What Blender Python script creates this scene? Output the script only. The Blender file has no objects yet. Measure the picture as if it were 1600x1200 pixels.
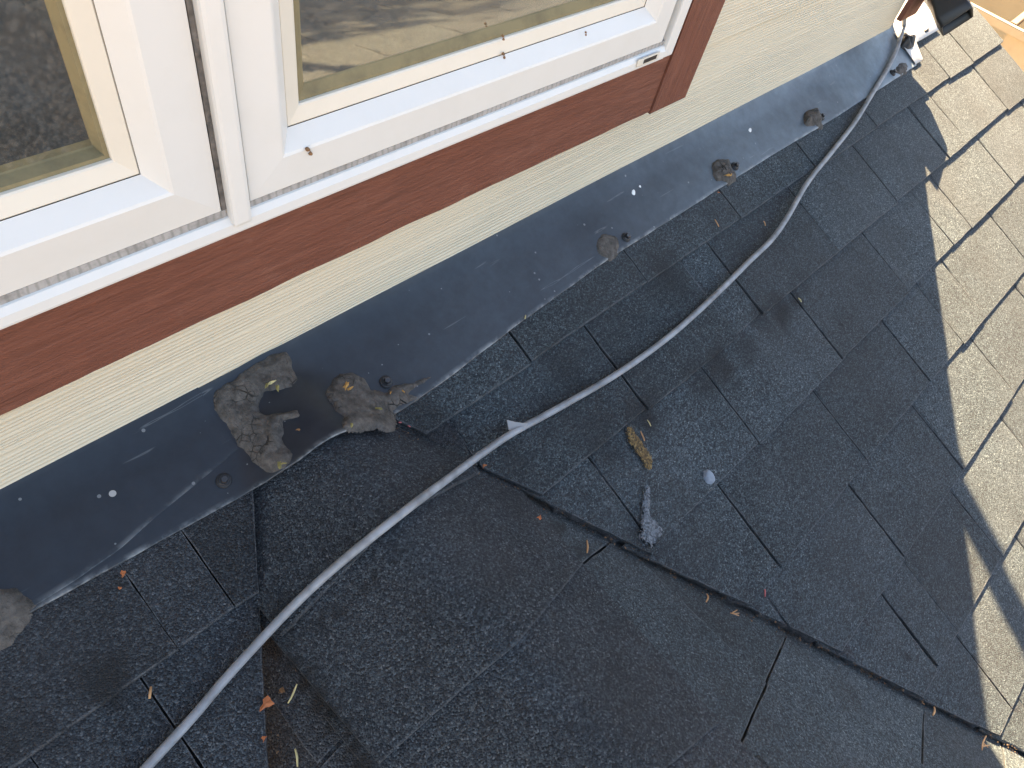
import bpy, bmesh, math, random
from mathutils import Vector, Matrix, noise
random.seed(7)
sc = bpy.context.scene
col = sc.collection

# ---------------------------------------------------------------- camera, sky, sun, exposure
AX = (0.70166544, -0.48118006, 0.52548203)     # along the wall   (camera frame: right, down, forward)
AD = (-0.18494979, 0.5892294, 0.78651274)      # straight down
AN = (0.68808371, 0.6490566, -0.32444775)      # out from the wall
FPX = 1117.364
CAM = Vector((0.0, -0.46, 0.6527))
def cam2world(v):
    return Vector((sum(a*b for a, b in zip(AX, v)), -sum(a*b for a, b in zip(AN, v)), -sum(a*b for a, b in zip(AD, v))))
r_, u_, f_ = cam2world((1, 0, 0)), cam2world((0, -1, 0)), cam2world((0, 0, 1))
cd = bpy.data.cameras.new('camera'); cam = bpy.data.objects.new('camera', cd); col.objects.link(cam)
cam.matrix_world = Matrix(((r_.x, u_.x, -f_.x, CAM.x), (r_.y, u_.y, -f_.y, CAM.y), (r_.z, u_.z, -f_.z, CAM.z), (0, 0, 0, 1)))
cd.sensor_width = 36; cd.lens = FPX/1600*36; cd.clip_start = 0.02; cd.clip_end = 500
sc.camera = cam

SUN = Vector((0.69, 0.58, 0.70)).normalized()
w = bpy.data.worlds.new('World'); sc.world = w; w.use_nodes = True
nt = w.node_tree; bg = nt.nodes['Background']
sky = nt.nodes.new('ShaderNodeTexSky'); sky.sky_type = 'NISHITA'; sky.sun_disc = False
sky.sun_elevation = math.asin(SUN.z); sky.sun_rotation = math.atan2(SUN.x, SUN.y)
hs = nt.nodes.new('ShaderNodeHueSaturation'); hs.inputs['Saturation'].default_value = 0.76     # thin high haze: a paler blue
nt.links.new(sky.outputs[0], hs.inputs['Color']); nt.links.new(hs.outputs[0], bg.inputs[0]); bg.inputs[1].default_value = 0.05
ld = bpy.data.lights.new('sun', 'SUN'); ld.energy = 5.0; ld.angle = math.radians(0.53); ld.color = (1.0, 0.73, 0.435)
sun = bpy.data.objects.new('sun', ld); col.objects.link(sun)
sun.rotation_euler = SUN.to_track_quat('Z', 'Y').to_euler()
sc.view_settings.view_transform = 'Standard'; sc.view_settings.look = 'None'
sc.view_settings.gamma = 1.0; sc.view_settings.use_curve_mapping = False
sc.view_settings.exposure = 3.55

# ---------------------------------------------------------------- roof geometry (x along wall, s = distance out from wall, z up)
T, TG, ZG, X0 = 0.394, 0.642, 0.011, 0.23
def zR(x, s): return -T*s
def zG(x, s):
    d = abs(x-X0); a = 0.030
    return ZG - TG*math.sqrt(d*d+a*a)
def smax(a, b, k):
    h = max(0.0, min(1.0, 0.5+0.5*(a-b)/k)); return b*(1-h)+a*h + k*h*(1-h)
def zTop(x, s): return max(zR(x, s), zG(x, s)) + 0.002
def zF(x, s):
    z = smax(zR(x, s)+0.0035, zG(x, s)+0.006, 0.014)
    if s < 0.034: z += 0.007*((0.034-s)/0.034)**2
    return z
VR = (0.322, 0.126, 0.607)      # valley lines in plan: x = a + k (s - b)
VL = (0.146, 0.110, -0.610)
def xVR(s): return VR[0]+VR[2]*(s-VR[1])
def xVL(s): return VL[0]+VL[2]*(s-VL[1])

def pray(px, py): return cam2world(((px-800.0), (py-600.0), FPX)).normalized()
def hit(px, py, fn, off=0.0):
    d = pray(px, py); lo, hi = 0.1, 8.0
    k = lo; step = 0.02
    while k < hi:
        p = CAM+d*k
        if p.z < fn(p.x, -p.y)+off: break
        k += step
    a, b = k-step, k
    for _ in range(40):
        m = (a+b)/2; p = CAM+d*m
        if p.z < fn(p.x, -p.y)+off: b = m
        else: a = m
    p = CAM+d*b
    return p
def hit_s(px, py, s):          # on the vertical plane a distance s out from the wall
    d = pray(px, py); return CAM+d*((-s-CAM.y)/d.y)
def hit_z(px, py, z):
    d = pray(px, py); return CAM+d*((z-CAM.z)/d.z)

# ---------------------------------------------------------------- object helpers
def link(name, me, mat=None, parent=None):
    o = bpy.data.objects.new(name, me); col.objects.link(o)
    if mat and not me.materials: me.materials.append(mat)
    if parent: o.parent = parent
    return o
def mesh(name, verts, faces, mat=None, parent=None, smooth=False):
    me = bpy.data.meshes.new(name); me.from_pydata([tuple(v) for v in verts], [], faces); me.update()
    if smooth:
        for p in me.polygons: p.use_smooth = True
    return link(name, me, mat, parent)
def bmobj(name, bm, mat=None, parent=None, smooth=False):
    bmesh.ops.recalc_face_normals(bm, faces=bm.faces)
    me = bpy.data.meshes.new(name); bm.to_mesh(me); bm.free()
    if smooth:
        for p in me.polygons: p.use_smooth = True
    return link(name, me, mat, parent)
def empty(name, loc=(0, 0, 0)):
    o = bpy.data.objects.new(name, None); col.objects.link(o); o.location = loc; o.empty_display_size = 0.05; return o
def tag(o, label=None, cat=None, group=None, kind=None):
    for k, v in (('label', label), ('category', cat), ('group', group), ('kind', kind)):
        if v: o[k] = v
    return o
def box(bm, x0, x1, s0, s1, z0, z1, bev=0.0):
    vs = [bm.verts.new((x, -s, z)) for z in (z0, z1) for s in (s0, s1) for x in (x0, x1)]
    fs = [(0, 1, 3, 2), (4, 6, 7, 5), (0, 4, 5, 1), (2, 3, 7, 6), (0, 2, 6, 4), (1, 5, 7, 3)]
    fc = [bm.faces.new([vs[i] for i in f]) for f in fs]
    if bev:
        es = {e for f in fc for e in f.edges}
        bmesh.ops.bevel(bm, geom=list(es), offset=bev, segments=2, affect='EDGES', profile=0.6)
def boxobj(name, x0, x1, s0, s1, z0, z1, mat, parent=None, bev=0.002):
    bm = bmesh.new(); box(bm, x0, x1, s0, s1, z0, z1, bev); return bmobj(name, bm, mat, parent)
def fbm(p, o=4): return noise.fractal(Vector(p), 1.0, 2.0, o)
def tube(pts, radii, seg=10, cap=True):
    bm = bmesh.new(); rings = []
    n = len(pts); pts = [Vector(p) for p in pts]
    if not hasattr(radii, '__len__'): radii = [radii]*n
    up = Vector((0, 0, 1)); nrm = None
    for i in range(n):
        t = (pts[min(i+1, n-1)]-pts[max(i-1, 0)]).normalized()
        if nrm is None:
            nrm = t.cross(up)
            if nrm.length < 1e-3: nrm = t.cross(Vector((1, 0, 0)))
        nrm = (nrm-t*nrm.dot(t)).normalized(); b = t.cross(nrm)
        rings.append([bm.verts.new(pts[i]+(nrm*math.cos(a)+b*math.sin(a))*radii[i]) for a in [2*math.pi*k/seg for k in range(seg)]])
    for i in range(n-1):
        for k in range(seg):
            bm.faces.new((rings[i][k], rings[i][(k+1) % seg], rings[i+1][(k+1) % seg], rings[i+1][k]))
    if cap: bm.faces.new(rings[0][::-1]); bm.faces.new(rings[-1])
    return bm
def spline(pts, n):
    pts = [Vector(p) for p in pts]; P = [pts[0]*2-pts[1]]+pts+[pts[-1]*2-pts[-2]]; out = []
    for i in range(1, len(P)-2):
        for k in range(n):
            t = k/n; a, b, c, d = P[i-1], P[i], P[i+1], P[i+2]
            out.append(0.5*((2*b)+(c-a)*t+(2*a-5*b+4*c-d)*t*t+(3*b-a-3*c+d)*t**3))
    out.append(pts[-1]); return out

# ---------------------------------------------------------------- materials
class NT:
    def __init__(s, name):
        s.m = bpy.data.materials.new(name); s.m.use_nodes = True; s.t = s.m.node_tree
        s.b = s.t.nodes['Principled BSDF']; s.co = s.n('ShaderNodeTexCoord').outputs['Object']
    def n(s, kind, **kw):
        nd = s.t.nodes.new(kind)
        for k, v in kw.items(): setattr(nd, k, v)
        return nd
    def lk(s, a, b): s.t.links.new(a, b)
    def put(s, sock, v):
        if hasattr(v, 'is_output') or isinstance(v, bpy.types.NodeSocket): s.lk(v, sock)
        else: sock.default_value = v
    def mapv(s, scale, rot=(0, 0, 0)):
        m = s.n('ShaderNodeMapping'); m.inputs['Scale'].default_value = scale; m.inputs['Rotation'].default_value = rot
        s.lk(s.co, m.inputs['Vector']); return m.outputs[0]
    def noise(s, scale, detail=4, rough=0.55, vec=None, dist=0.0):
        nd = s.n('ShaderNodeTexNoise'); nd.inputs['Scale'].default_value = scale; nd.inputs['Detail'].default_value = detail
        nd.inputs['Roughness'].default_value = rough; nd.inputs['Distortion'].default_value = dist
        s.lk(vec if vec is not None else s.co, nd.inputs['Vector']); return nd.outputs[0]
    def voro(s, scale, feat='F1', vec=None):
        nd = s.n('ShaderNodeTexVoronoi', feature=feat); nd.inputs['Scale'].default_value = scale
        s.lk(vec if vec is not None else s.co, nd.inputs['Vector']); return nd
    def ramp(s, fac, stops, interp='LINEAR'):
        nd = s.n('ShaderNodeValToRGB'); cr = nd.color_ramp; cr.interpolation = interp
        while len(cr.elements) < len(stops): cr.elements.new(0.5)
        for e, (p, c) in zip(cr.elements, stops):
            e.position = p; e.color = (c if hasattr(c, '__len__') else (c, c, c))+(1,) if hasattr(c, '__len__') else (c, c, c, 1)
        s.lk(fac, nd.inputs[0]); return nd.outputs[0]
    def mix(s, fac, a, b, mode='MIX'):
        nd = s.n('ShaderNodeMix', data_type='RGBA', blend_type=mode)
        s.put(nd.inputs[0], fac)
        for k, v in ((6, a), (7, b)):
            if isinstance(v, tuple): nd.inputs[k].default_value = v+(1,) if len(v) == 3 else v
            else: s.lk(v, nd.inputs[k])
        return nd.outputs[2]
    def math(s, op, a, b=0.0, clamp=False):
        nd = s.n('ShaderNodeMath', operation=op, use_clamp=clamp); s.put(nd.inputs[0], a); s.put(nd.inputs[1], b); return nd.outputs[0]
    def bump(s, h, strength, dist, prev=None):
        nd = s.n('ShaderNodeBump'); nd.inputs['Strength'].default_value = strength; nd.inputs['Distance'].default_value = dist
        s.lk(h, nd.inputs['Height'])
        if prev is not None: s.lk(prev, nd.inputs['Normal'])
        return nd.outputs[0]
    def attr(s, name):
        nd = s.n('ShaderNodeAttribute'); nd.attribute_name = name; return nd.outputs['Fac']
    def rnd(s): return s.n('ShaderNodeObjectInfo').outputs['Random']
    def out(s, color=None, rough=None, normal=None, metal=None, spec=None):
        if color is not None:
            if isinstance(color, tuple): s.b.inputs['Base Color'].default_value = color+(1,)
            else: s.lk(color, s.b.inputs['Base Color'])
        if rough is not None: s.put(s.b.inputs['Roughness'], rough)
        if metal is not None: s.b.inputs['Metallic'].default_value = metal
        if spec is not None: s.b.inputs['Specular IOR Level'].default_value = spec
        if normal is not None: s.lk(normal, s.b.inputs['Normal'])
        return s.m

# grime that has washed out of laps and slots and settled on the granules, plus shade painted in by the ridge caps (pixel of the spot, radius in metres, strength)
DIRT_SHADE = [((1222, 480), .045, .8), ((1195, 497), .04, .6), ((1130, 572), .05, .8), ((1095, 590), .045, .6), ((1165, 540), .04, .5), ((1015, 648), .045, .8), ((1245, 465), .03, .7), ((1255, 440), .03, .3),
        ((885, 570), .05, .5), ((1045, 432), .055, .5), ((950, 700), .045, .4), ((1000, 650), .035, .6), ((165, 1070), .028, .8), ((190, 1040), .02, .5), ((1010, 840), .05, .4), ((860, 640), .05, .35), ((930, 650), .05, .35),
        ((800, 720), .04, .3), ((700, 690), .05, .3), ((40, 1150), .03, .5), ((1250, 1000), .05, .35), ((1420, 1025), .008, .8), ((1317, 511), .009, .9), ((1340, 1080), .05, .35), ((1180, 940), .04, .3), ((660, 660), .04, .4), ((1310, 250), .05, .25), ((440, 960), .03, .4), ((800, 775), .05, .4)]
DIRT_SHADE += [((436+i*20, 1010+i*27.5), .016, -1.0) for i in range(8)] + [((462+i*30, 992-i*25), .013, .7) for i in range(5)] + [((880, 815), .022, .7), ((915, 845), .02, .6)]  # both chains: painted shadow with grime under cap edges; last spots plain grime
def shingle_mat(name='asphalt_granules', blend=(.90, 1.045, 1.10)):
    m = NT(name)
    v = m.voro(560)
    sep = m.n('ShaderNodeSeparateColor'); m.lk(v.outputs['Color'], sep.inputs[0])
    c = m.ramp(sep.outputs[0], [(0.0, (.010, .012, .0145)), (.30, (.024, .028, .033)), (.62, (.046, .053, .059)), (.88, (.076, .085, .090)), (.975, (.110, .119, .122)), (1.0, (.17, .176, .176))])
    hue = m.noise(4.0, 3)
    c = m.mix(m.ramp(hue, [(.4, 0.0), (.62, 0.30)]), c, (.058, .054, .055), 'MIX')
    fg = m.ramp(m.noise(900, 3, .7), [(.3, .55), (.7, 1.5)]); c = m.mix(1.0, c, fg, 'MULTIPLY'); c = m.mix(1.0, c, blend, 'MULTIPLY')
    tone = m.math('ADD', m.math('MULTIPLY', m.rnd(), 0.42), 0.78)
    big = m.ramp(m.noise(9.0, 5, .6), [(.25, .70), (.5, 1.0), (.75, 1.22)])
    tint = m.n('ShaderNodeCombineColor')
    for i in range(3): m.lk(tone, tint.inputs[i])
    c = m.mix(1.0, c, tint.outputs[0], 'MULTIPLY'); c = m.mix(1.0, c, big, 'MULTIPLY')
    c = m.mix(m.math('MULTIPLY', m.attr('edge'), m.ramp(m.noise(90, 3, .6), [(.35, .15), (.6, .9)])), c, (.125, .130, .135))
    wv = m.n('ShaderNodeTexNoise'); wv.inputs['Scale'].default_value = 28; wv.inputs['Detail'].default_value = 4; m.lk(m.co, wv.inputs['Vector'])
    sh = m.n('ShaderNodeVectorMath', operation='SUBTRACT'); m.lk(wv.outputs['Color'], sh.inputs[0]); sh.inputs[1].default_value = (.5, .5, .5)
    sc_ = m.n('ShaderNodeVectorMath', operation='SCALE'); m.lk(sh.outputs[0], sc_.inputs[0]); sc_.inputs['Scale'].default_value = .05
    ad = m.n('ShaderNodeVectorMath', operation='ADD'); m.lk(m.co, ad.inputs[0]); m.lk(sc_.outputs[0], ad.inputs[1])
    fl_ = m.n('ShaderNodeVectorMath', operation='MULTIPLY'); m.lk(ad.outputs[0], fl_.inputs[0]); fl_.inputs[1].default_value = (1, 1, .15)
    acc = None
    for (px, py), r, k in DIRT_SHADE:
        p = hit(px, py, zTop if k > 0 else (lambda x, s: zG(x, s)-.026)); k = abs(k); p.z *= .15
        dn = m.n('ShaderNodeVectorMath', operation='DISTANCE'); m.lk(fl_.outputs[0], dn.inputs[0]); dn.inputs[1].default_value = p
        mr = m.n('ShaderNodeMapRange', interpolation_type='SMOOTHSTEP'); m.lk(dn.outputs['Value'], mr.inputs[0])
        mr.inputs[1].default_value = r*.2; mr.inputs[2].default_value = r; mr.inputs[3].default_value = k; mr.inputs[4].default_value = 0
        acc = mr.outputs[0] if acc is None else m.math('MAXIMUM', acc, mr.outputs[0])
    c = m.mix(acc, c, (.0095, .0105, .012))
    h = m.math('SUBTRACT', 1.0, v.outputs['Distance'])
    h2 = m.math('ADD', h, m.math('MULTIPLY', sep.outputs[1], 0.8))
    n = m.bump(h2, 1.0, 0.0018)
    n = m.bump(m.noise(60, 3), 0.35, 0.004, n)
    return m.out(c, 0.82, n, spec=0.35)
def simple(name, c, rough=.6, nscale=None, nstr=.2, ndist=.001, var=.15, metal=0.0, spec=.5, vscale=12):
    m = NT(name)
    f = m.ramp(m.noise(vscale, 5), [(.3, 1-var), (.7, 1+var)])
    cc = m.mix(1.0, c, f, 'MULTIPLY')
    n = m.bump(m.noise(nscale, 4), nstr, ndist) if nscale else None
    return m.out(cc, rough, n, metal, spec)
def flash_mat():
    m = NT('painted_flashing_metal')
    base = (.0080, .0115, .0170)
    cloud = m.noise(3.2, 6, .62)
    xs = m.n('ShaderNodeSeparateXYZ'); m.lk(m.co, xs.inputs[0])
    gx = m.ramp(m.math('MULTIPLY', xs.outputs[0], .5), [(.10, 0.0), (.45, .20), (.7, .62), (.9, .95)])   # chalky dust with sky sheen painted in, growing towards the far end
    dust = m.math('MULTIPLY', m.ramp(cloud, [(.30, .15), (.7, 1.0)]), gx)
    c = m.mix(m.math('ADD', dust, .03), base, (.21, .26, .30))
    fine = m.ramp(m.noise(55, 5, .7), [(.35, .82), (.75, 1.2)])
    c = m.mix(1.0, c, fine, 'MULTIPLY')
    v = m.voro(95); sp = m.n('ShaderNodeSeparateColor'); m.lk(v.outputs['Color'], sp.inputs[0])
    dot = m.math('MULTIPLY', m.math('LESS_THAN', v.outputs['Distance'], m.math('MULTIPLY', sp.outputs[1], .17)), m.math('GREATER_THAN', sp.outputs[0], .80))
    c = m.mix(m.math('MULTIPLY', dot, .38), c, (.34, .34, .33))
    v2 = m.voro(22); sp2 = m.n('ShaderNodeSeparateColor'); m.lk(v2.outputs['Color'], sp2.inputs[0])
    dot2 = m.math('MULTIPLY', m.math('LESS_THAN', v2.outputs['Distance'], m.math('MULTIPLY', sp2.outputs[1], .07)), m.math('GREATER_THAN', sp2.outputs[0], .84))
    c = m.mix(m.math('MULTIPLY', dot2, .75), c, (.42, .41, .38))
    # scratches: long thin ridges of stretched noise
    sc1 = m.ramp(m.noise(1.0, 2, .5, m.mapv((9, 120, 40), (0, 0, .5))), [(.70, 0.0), (.74, .5), (.76, 0.0)])
    c = m.mix(m.math('MULTIPLY', sc1, .35), c, (.35, .36, .36))
    wear = m.math('MULTIPLY', m.attr('wear'), m.ramp(m.noise(38, 4, .65), [(.44, .10), (.62, 1.0)]))
    c = m.mix(m.math('MULTIPLY', wear, .62), c, (.30, .31, .31))
    rr = m.ramp(m.noise(14, 4), [(.3, .30), (.7, .46)])
    return m.out(c, rr, m.bump(m.noise(7, 2), .25, .004), 0.0, .36)
def siding_mat():
    m = NT('cream_fibre_cement')
    g = m.noise(1.0, 5, .6, m.mapv((1.6, 1.6, 26)), .4)
    g2 = m.noise(1.0, 3, .5, m.mapv((3, 3, 300)))
    xs = m.n('ShaderNodeSeparateXYZ'); m.lk(m.co, xs.inputs[0])
    reed = m.math('SINE', m.math('ADD', m.math('MULTIPLY', xs.outputs[2], 1290.0), m.math('MULTIPLY', g, 34.0)))       # pressed grain, about 5 mm apart
    amp = m.ramp(m.noise(1.0, 3, .5, m.mapv((2.5, 2.5, 9))), [(.30, .25), (.6, 1.0)])
    h = m.math('ADD', m.math('MULTIPLY', m.math('MULTIPLY', reed, amp), .5), m.math('MULTIPLY', g2, .9))
    c = m.mix(m.ramp(h, [(.0, 0.0), (1.0, 1.0)]), (.52, .465, .345), (.605, .55, .42))
    c = m.mix(m.ramp(m.noise(5, 5, .6), [(.42, 0), (.8, .30)]), c, (.50, .45, .335))
    return m.out(c, .62, m.bump(h, .8, .0012), spec=.3)
def trim_mat(name, rot):
    m = NT(name)
    sca = (9, 9, 120) if not rot else (120, 9, 9)
    g = m.noise(1.0, 7, .7, m.mapv(sca), 1.6)
    g2 = m.noise(1.0, 4, .6, m.mapv(tuple(v*2.6 for v in sca)))
    c = m.ramp(g, [(.25, (.105, .040, .024)), (.5, (.150, .056, .035)), (.75, (.190, .080, .052))])
    c = m.mix(m.ramp(m.noise(7, 5, .6), [(.42, 0), (.75, .45)]), c, (.135, .042, .024))
    c = m.mix(m.ramp(m.noise(24, 5, .7), [(.6, 0), (.78, .35)]), c, (.24, .12, .085))
    h = m.math('ADD', m.math('MULTIPLY', g, .6), g2)
    c = m.mix(m.ramp(g2, [(.35, .35), (.5, 0.0)]), c, (.075, .028, .018))
    return m.out(c, .66, m.bump(h, .9, .0018), spec=.3)
def vinyl_mat(name, c, dirt=(.42, .40, .33), amt=.12, rough=.38):
    m = NT(name)
    k = m.math('MULTIPLY', m.ramp(m.noise(26, 6, .7), [(.45, 0.0), (.8, 1.0)]), amt)
    k = m.math('ADD', k, m.math('MULTIPLY', m.attr('grime'), m.ramp(m.noise(70, 5, .7), [(.3, .25), (.62, 1.0)])), True)
    cc = m.mix(k, c, dirt)
    return m.out(cc, rough, m.bump(m.noise(4, 2), .08, .004), spec=.45 if rough < .5 else .15)
def sealant_mat():
    m = NT('weathered_sealant')
    n1 = m.noise(85, 6, .7)
    c = m.ramp(n1, [(.28, (.036, .032, .028)), (.5, (.090, .080, .070)), (.74, (.155, .138, .120))])
    cr = m.voro(95, 'DISTANCE_TO_EDGE', m.mapv((1, 1, .5)))
    crack = m.math('MULTIPLY', m.ramp(cr.outputs['Distance'], [(0.0, 1.0), (.045, 0.0)]), m.ramp(m.noise(22, 3), [(.5, 0.0), (.62, 1.0)]))
    c = m.mix(crack, c, (.010, .009, .008))
    h = m.math('SUBTRACT', m.math('ADD', n1, m.math('MULTIPLY', m.noise(260, 3), .4)), m.math('MULTIPLY', crack, .7))
    return m.out(c, .78, m.bump(m.math('ADD', h, m.math('MULTIPLY', m.noise(1.0, 5, .65, m.mapv((150, 45, 60), (0, 0, .6)), 1.2), 1.3)), 1.0, .004), spec=.3)
def glass_mat():
    m = NT('dusty_window_glass'); t = m.t
    gl = m.n('ShaderNodeBsdfGlossy'); gl.inputs['Color'].default_value = (.98, .90, .76, 1); gl.inputs['Roughness'].default_value = .03
    gl2 = m.n('ShaderNodeBsdfGlossy'); gl2.inputs['Color'].default_value = (.86, .82, .74, 1); gl2.inputs['Roughness'].default_value = .16
    xs = m.n('ShaderNodeSeparateXYZ'); m.lk(m.co, xs.inputs[0])
    haze = m.ramp(m.math('ADD', m.math('MULTIPLY', xs.outputs[0], 1.0), m.math('MULTIPLY', m.noise(1.0, 5, .7, m.mapv((60, 1, 9))), .35)), [(.52, 0.0), (.85, .9)])
    n = m.bump(m.noise(5, 2), .35, .0012); m.lk(n, gl.inputs['Normal'])
    g = m.n('ShaderNodeMixShader'); m.lk(haze, g.inputs[0]); m.lk(gl.outputs[0], g.inputs[1]); m.lk(gl2.outputs[0], g.inputs[2])
    tr = m.n('ShaderNodeBsdfTransparent'); tr.inputs['Color'].default_value = (.55, .58, .56, 1)
    a = m.n('ShaderNodeMixShader'); a.inputs[0].default_value = .84; m.lk(tr.outputs[0], a.inputs[1]); m.lk(g.outputs[0], a.inputs[2])
    df = m.n('ShaderNodeBsdfDiffuse'); df.inputs['Color'].default_value = (.42, .40, .36, 1)
    b = m.n('ShaderNodeMixShader'); m.lk(a.outputs[0], b.inputs[1]); m.lk(df.outputs[0], b.inputs[2])
    dust = m.math('ADD', m.math('MULTIPLY', m.ramp(m.noise(230, 4, .7), [(.45, 0.0), (.75, .16)]), 1.0), m.math('MULTIPLY', haze, .05))
    m.lk(m.math('ADD', dust, .015), b.inputs[0])
    m.lk(b.outputs[0], t.nodes['Material Output'].inputs['Surface'])
    return m.m
def seal_mat():
    m = NT('ribbed_weatherstrip')
    wv = m.n('ShaderNodeTexWave', wave_type='BANDS', bands_direction='X'); wv.inputs['Scale'].default_value = 45
    wv.inputs['Distortion'].default_value = 4; wv.inputs['Detail'].default_value = 3; m.lk(m.co, wv.inputs['Vector'])
    c = m.mix(m.ramp(wv.outputs['Fac'], [(.0, 0), (.35, 1)]), (.24, .235, .22), (.33, .32, .305))
    c = m.mix(m.ramp(m.noise(60, 5, .7), [(.45, 0), (.7, .7)]), c, (.13, .125, .115))
    return m.out(c, .8, m.bump(wv.outputs['Fac'], .25, .001))

M = dict(
    shingle=shingle_mat(), shingle_shaded=shingle_mat('asphalt_granules_shaded', (.60, .64, .69)), shingle_cap_shaded=shingle_mat('ridge_granules_shaded', (.74, .79, .84)), flash=flash_mat(), siding=siding_mat(),  # darker shingle copies paint in the shade on left slopes and caps
    trim=trim_mat('red_brown_trim_paint', False), trimv=trim_mat('red_brown_trim_paint_upright', True),
    vinyl=vinyl_mat('white_vinyl', (.605, .60, .57)), bead=vinyl_mat('ivory_glazing_bead', (.60, .565, .485), amt=.2),
    grimy=vinyl_mat('grimy_glazing_seal', (.21, .178, .10), (.10, .09, .06), .9, .85),
    seal=seal_mat(), sealant=sealant_mat(), glass=glass_mat(),
    tabgrey=simple('pale_tape', (.28, .285, .285), .6),
    bark=simple('tree_bark', (.10, .075, .05), .9, 30, .6, .01, .3), leafgreen=simple('tree_leaf', (.055, .085, .025), .6, None, var=.3, vscale=4),
    litter=simple('brown_litter', (.12, .075, .042), .9, None, var=.6, vscale=200),
    brush=simple('dirty_brush_seal', (.11, .10, .09), .9, 220, .6, .002, .5, vscale=120),
    deck=simple('roofing_felt', (.010, .010, .010), .95, 300, .3),
    cable=simple('grey_cable_sheath', (.21, .222, .236), .45, 60, .15, .001, .35, vscale=45),
    screw=simple('black_screw_paint', (.012, .012, .013), .28, None, spec=.6),
    rubber=simple('screw_washer_rubber', (.013, .013, .014), .6),
    black=simple('black_downspout_paint', (.010, .0095, .0095), .5, 20, .1, .002, .2, spec=.5),
    pan=simple('galvanised_pan', (.40, .39, .37), .42, 60, .15, .001, .12, spec=.6, vscale=40),
    tar=simple('fresh_black_sealant', (.004, .004, .004), .6, 90, .7, .004),
    paste=simple('grey_roof_cement', (.085, .098, .112), .75, 160, .8, .004, .3, vscale=60),
    nailseal=simple('pale_grey_sealant', (.17, .205, .245), .6, 180, .4, .002, .2, vscale=90),
    ochre=simple('ochre_dried_foam', (.36, .19, .045), .8, 300, .5, .001, .3, vscale=90),
    olive=simple('olive_lichen_crust', (.20, .17, .055), .85, 300, .5, .001, .35, vscale=150),
    needle=simple('dry_needle', (.40, .22, .095), .7, None, var=.3, vscale=80),
    straw=simple('straw_needle', (.42, .36, .17), .7, None, var=.25, vscale=80),
    leaf=simple('rust_leaf', (.36, .115, .035), .7, 200, .3, .001, .35, vscale=90),
    pink=simple('pink_twig', (.46, .13, .13), .7, None, var=.2, vscale=80),
    bug=simple('brown_husk', (.17, .085, .03), .6, 300, .3, .001, .3, vscale=200),
    white=simple('chalky_white', (.70, .70, .67), .8, 200, .3, .001, .15),
    interior=simple('interior_paint', (.10, .10, .10), .8),
    tan=simple('tan_stucco', (.40, .30, .165), .9, 40, .3, .01, .10, vscale=2),
    cream=simple('cream_rail_paint', (.30, .26, .19), .6, 30, .1, .002, .08),
    brown=simple('weathered_brown_timber', (.16, .105, .06), .75, 60, .3, .002, .2),
    soil=simple('dry_soil', (.36, .275, .165), .9, 30, .3, .02, .2, vscale=3),
    dull=simple('soffit_paint', (.55, .52, .45), .7),
)
def worn_mat(name, stops, bump, rough=.85):
    """thin coat that has lost its hold between the granules: patchy towards its edge"""
    m = NT(name)
    v = m.voro(420); sp = m.n('ShaderNodeSeparateColor'); m.lk(v.outputs['Color'], sp.inputs[0])
    c = m.ramp(m.math('ADD', m.math('MULTIPLY', sp.outputs[0], .7), m.math('MULTIPLY', m.noise(70, 4, .6), .4)), stops)
    v3 = m.voro(300); sp3 = m.n('ShaderNodeSeparateColor'); m.lk(v3.outputs['Color'], sp3.inputs[0])
    gate = m.math('ADD', m.math('MULTIPLY', sp3.outputs[2], .55), m.math('MULTIPLY', m.noise(110, 3), .45))
    m.lk(m.math('GREATER_THAN', m.attr('cover'), gate), m.b.inputs['Alpha'])
    return m.out(c, rough, m.bump(m.math('ADD', v.outputs['Distance'], m.noise(120, 4)), bump, .002))
M['paste'] = worn_mat('grey_roof_cement', [(.2, (.040, .048, .058)), (.5, (.085, .100, .118)), (.85, (.15, .17, .19))], 1.0, .7)
M['stain'] = worn_mat('ochre_worn_granules', [(.15, (.030, .022, .012)), (.45, (.080, .050, .017)), (.7, (.15, .092, .028)), (1, (.25, .18, .08))], .8)

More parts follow.
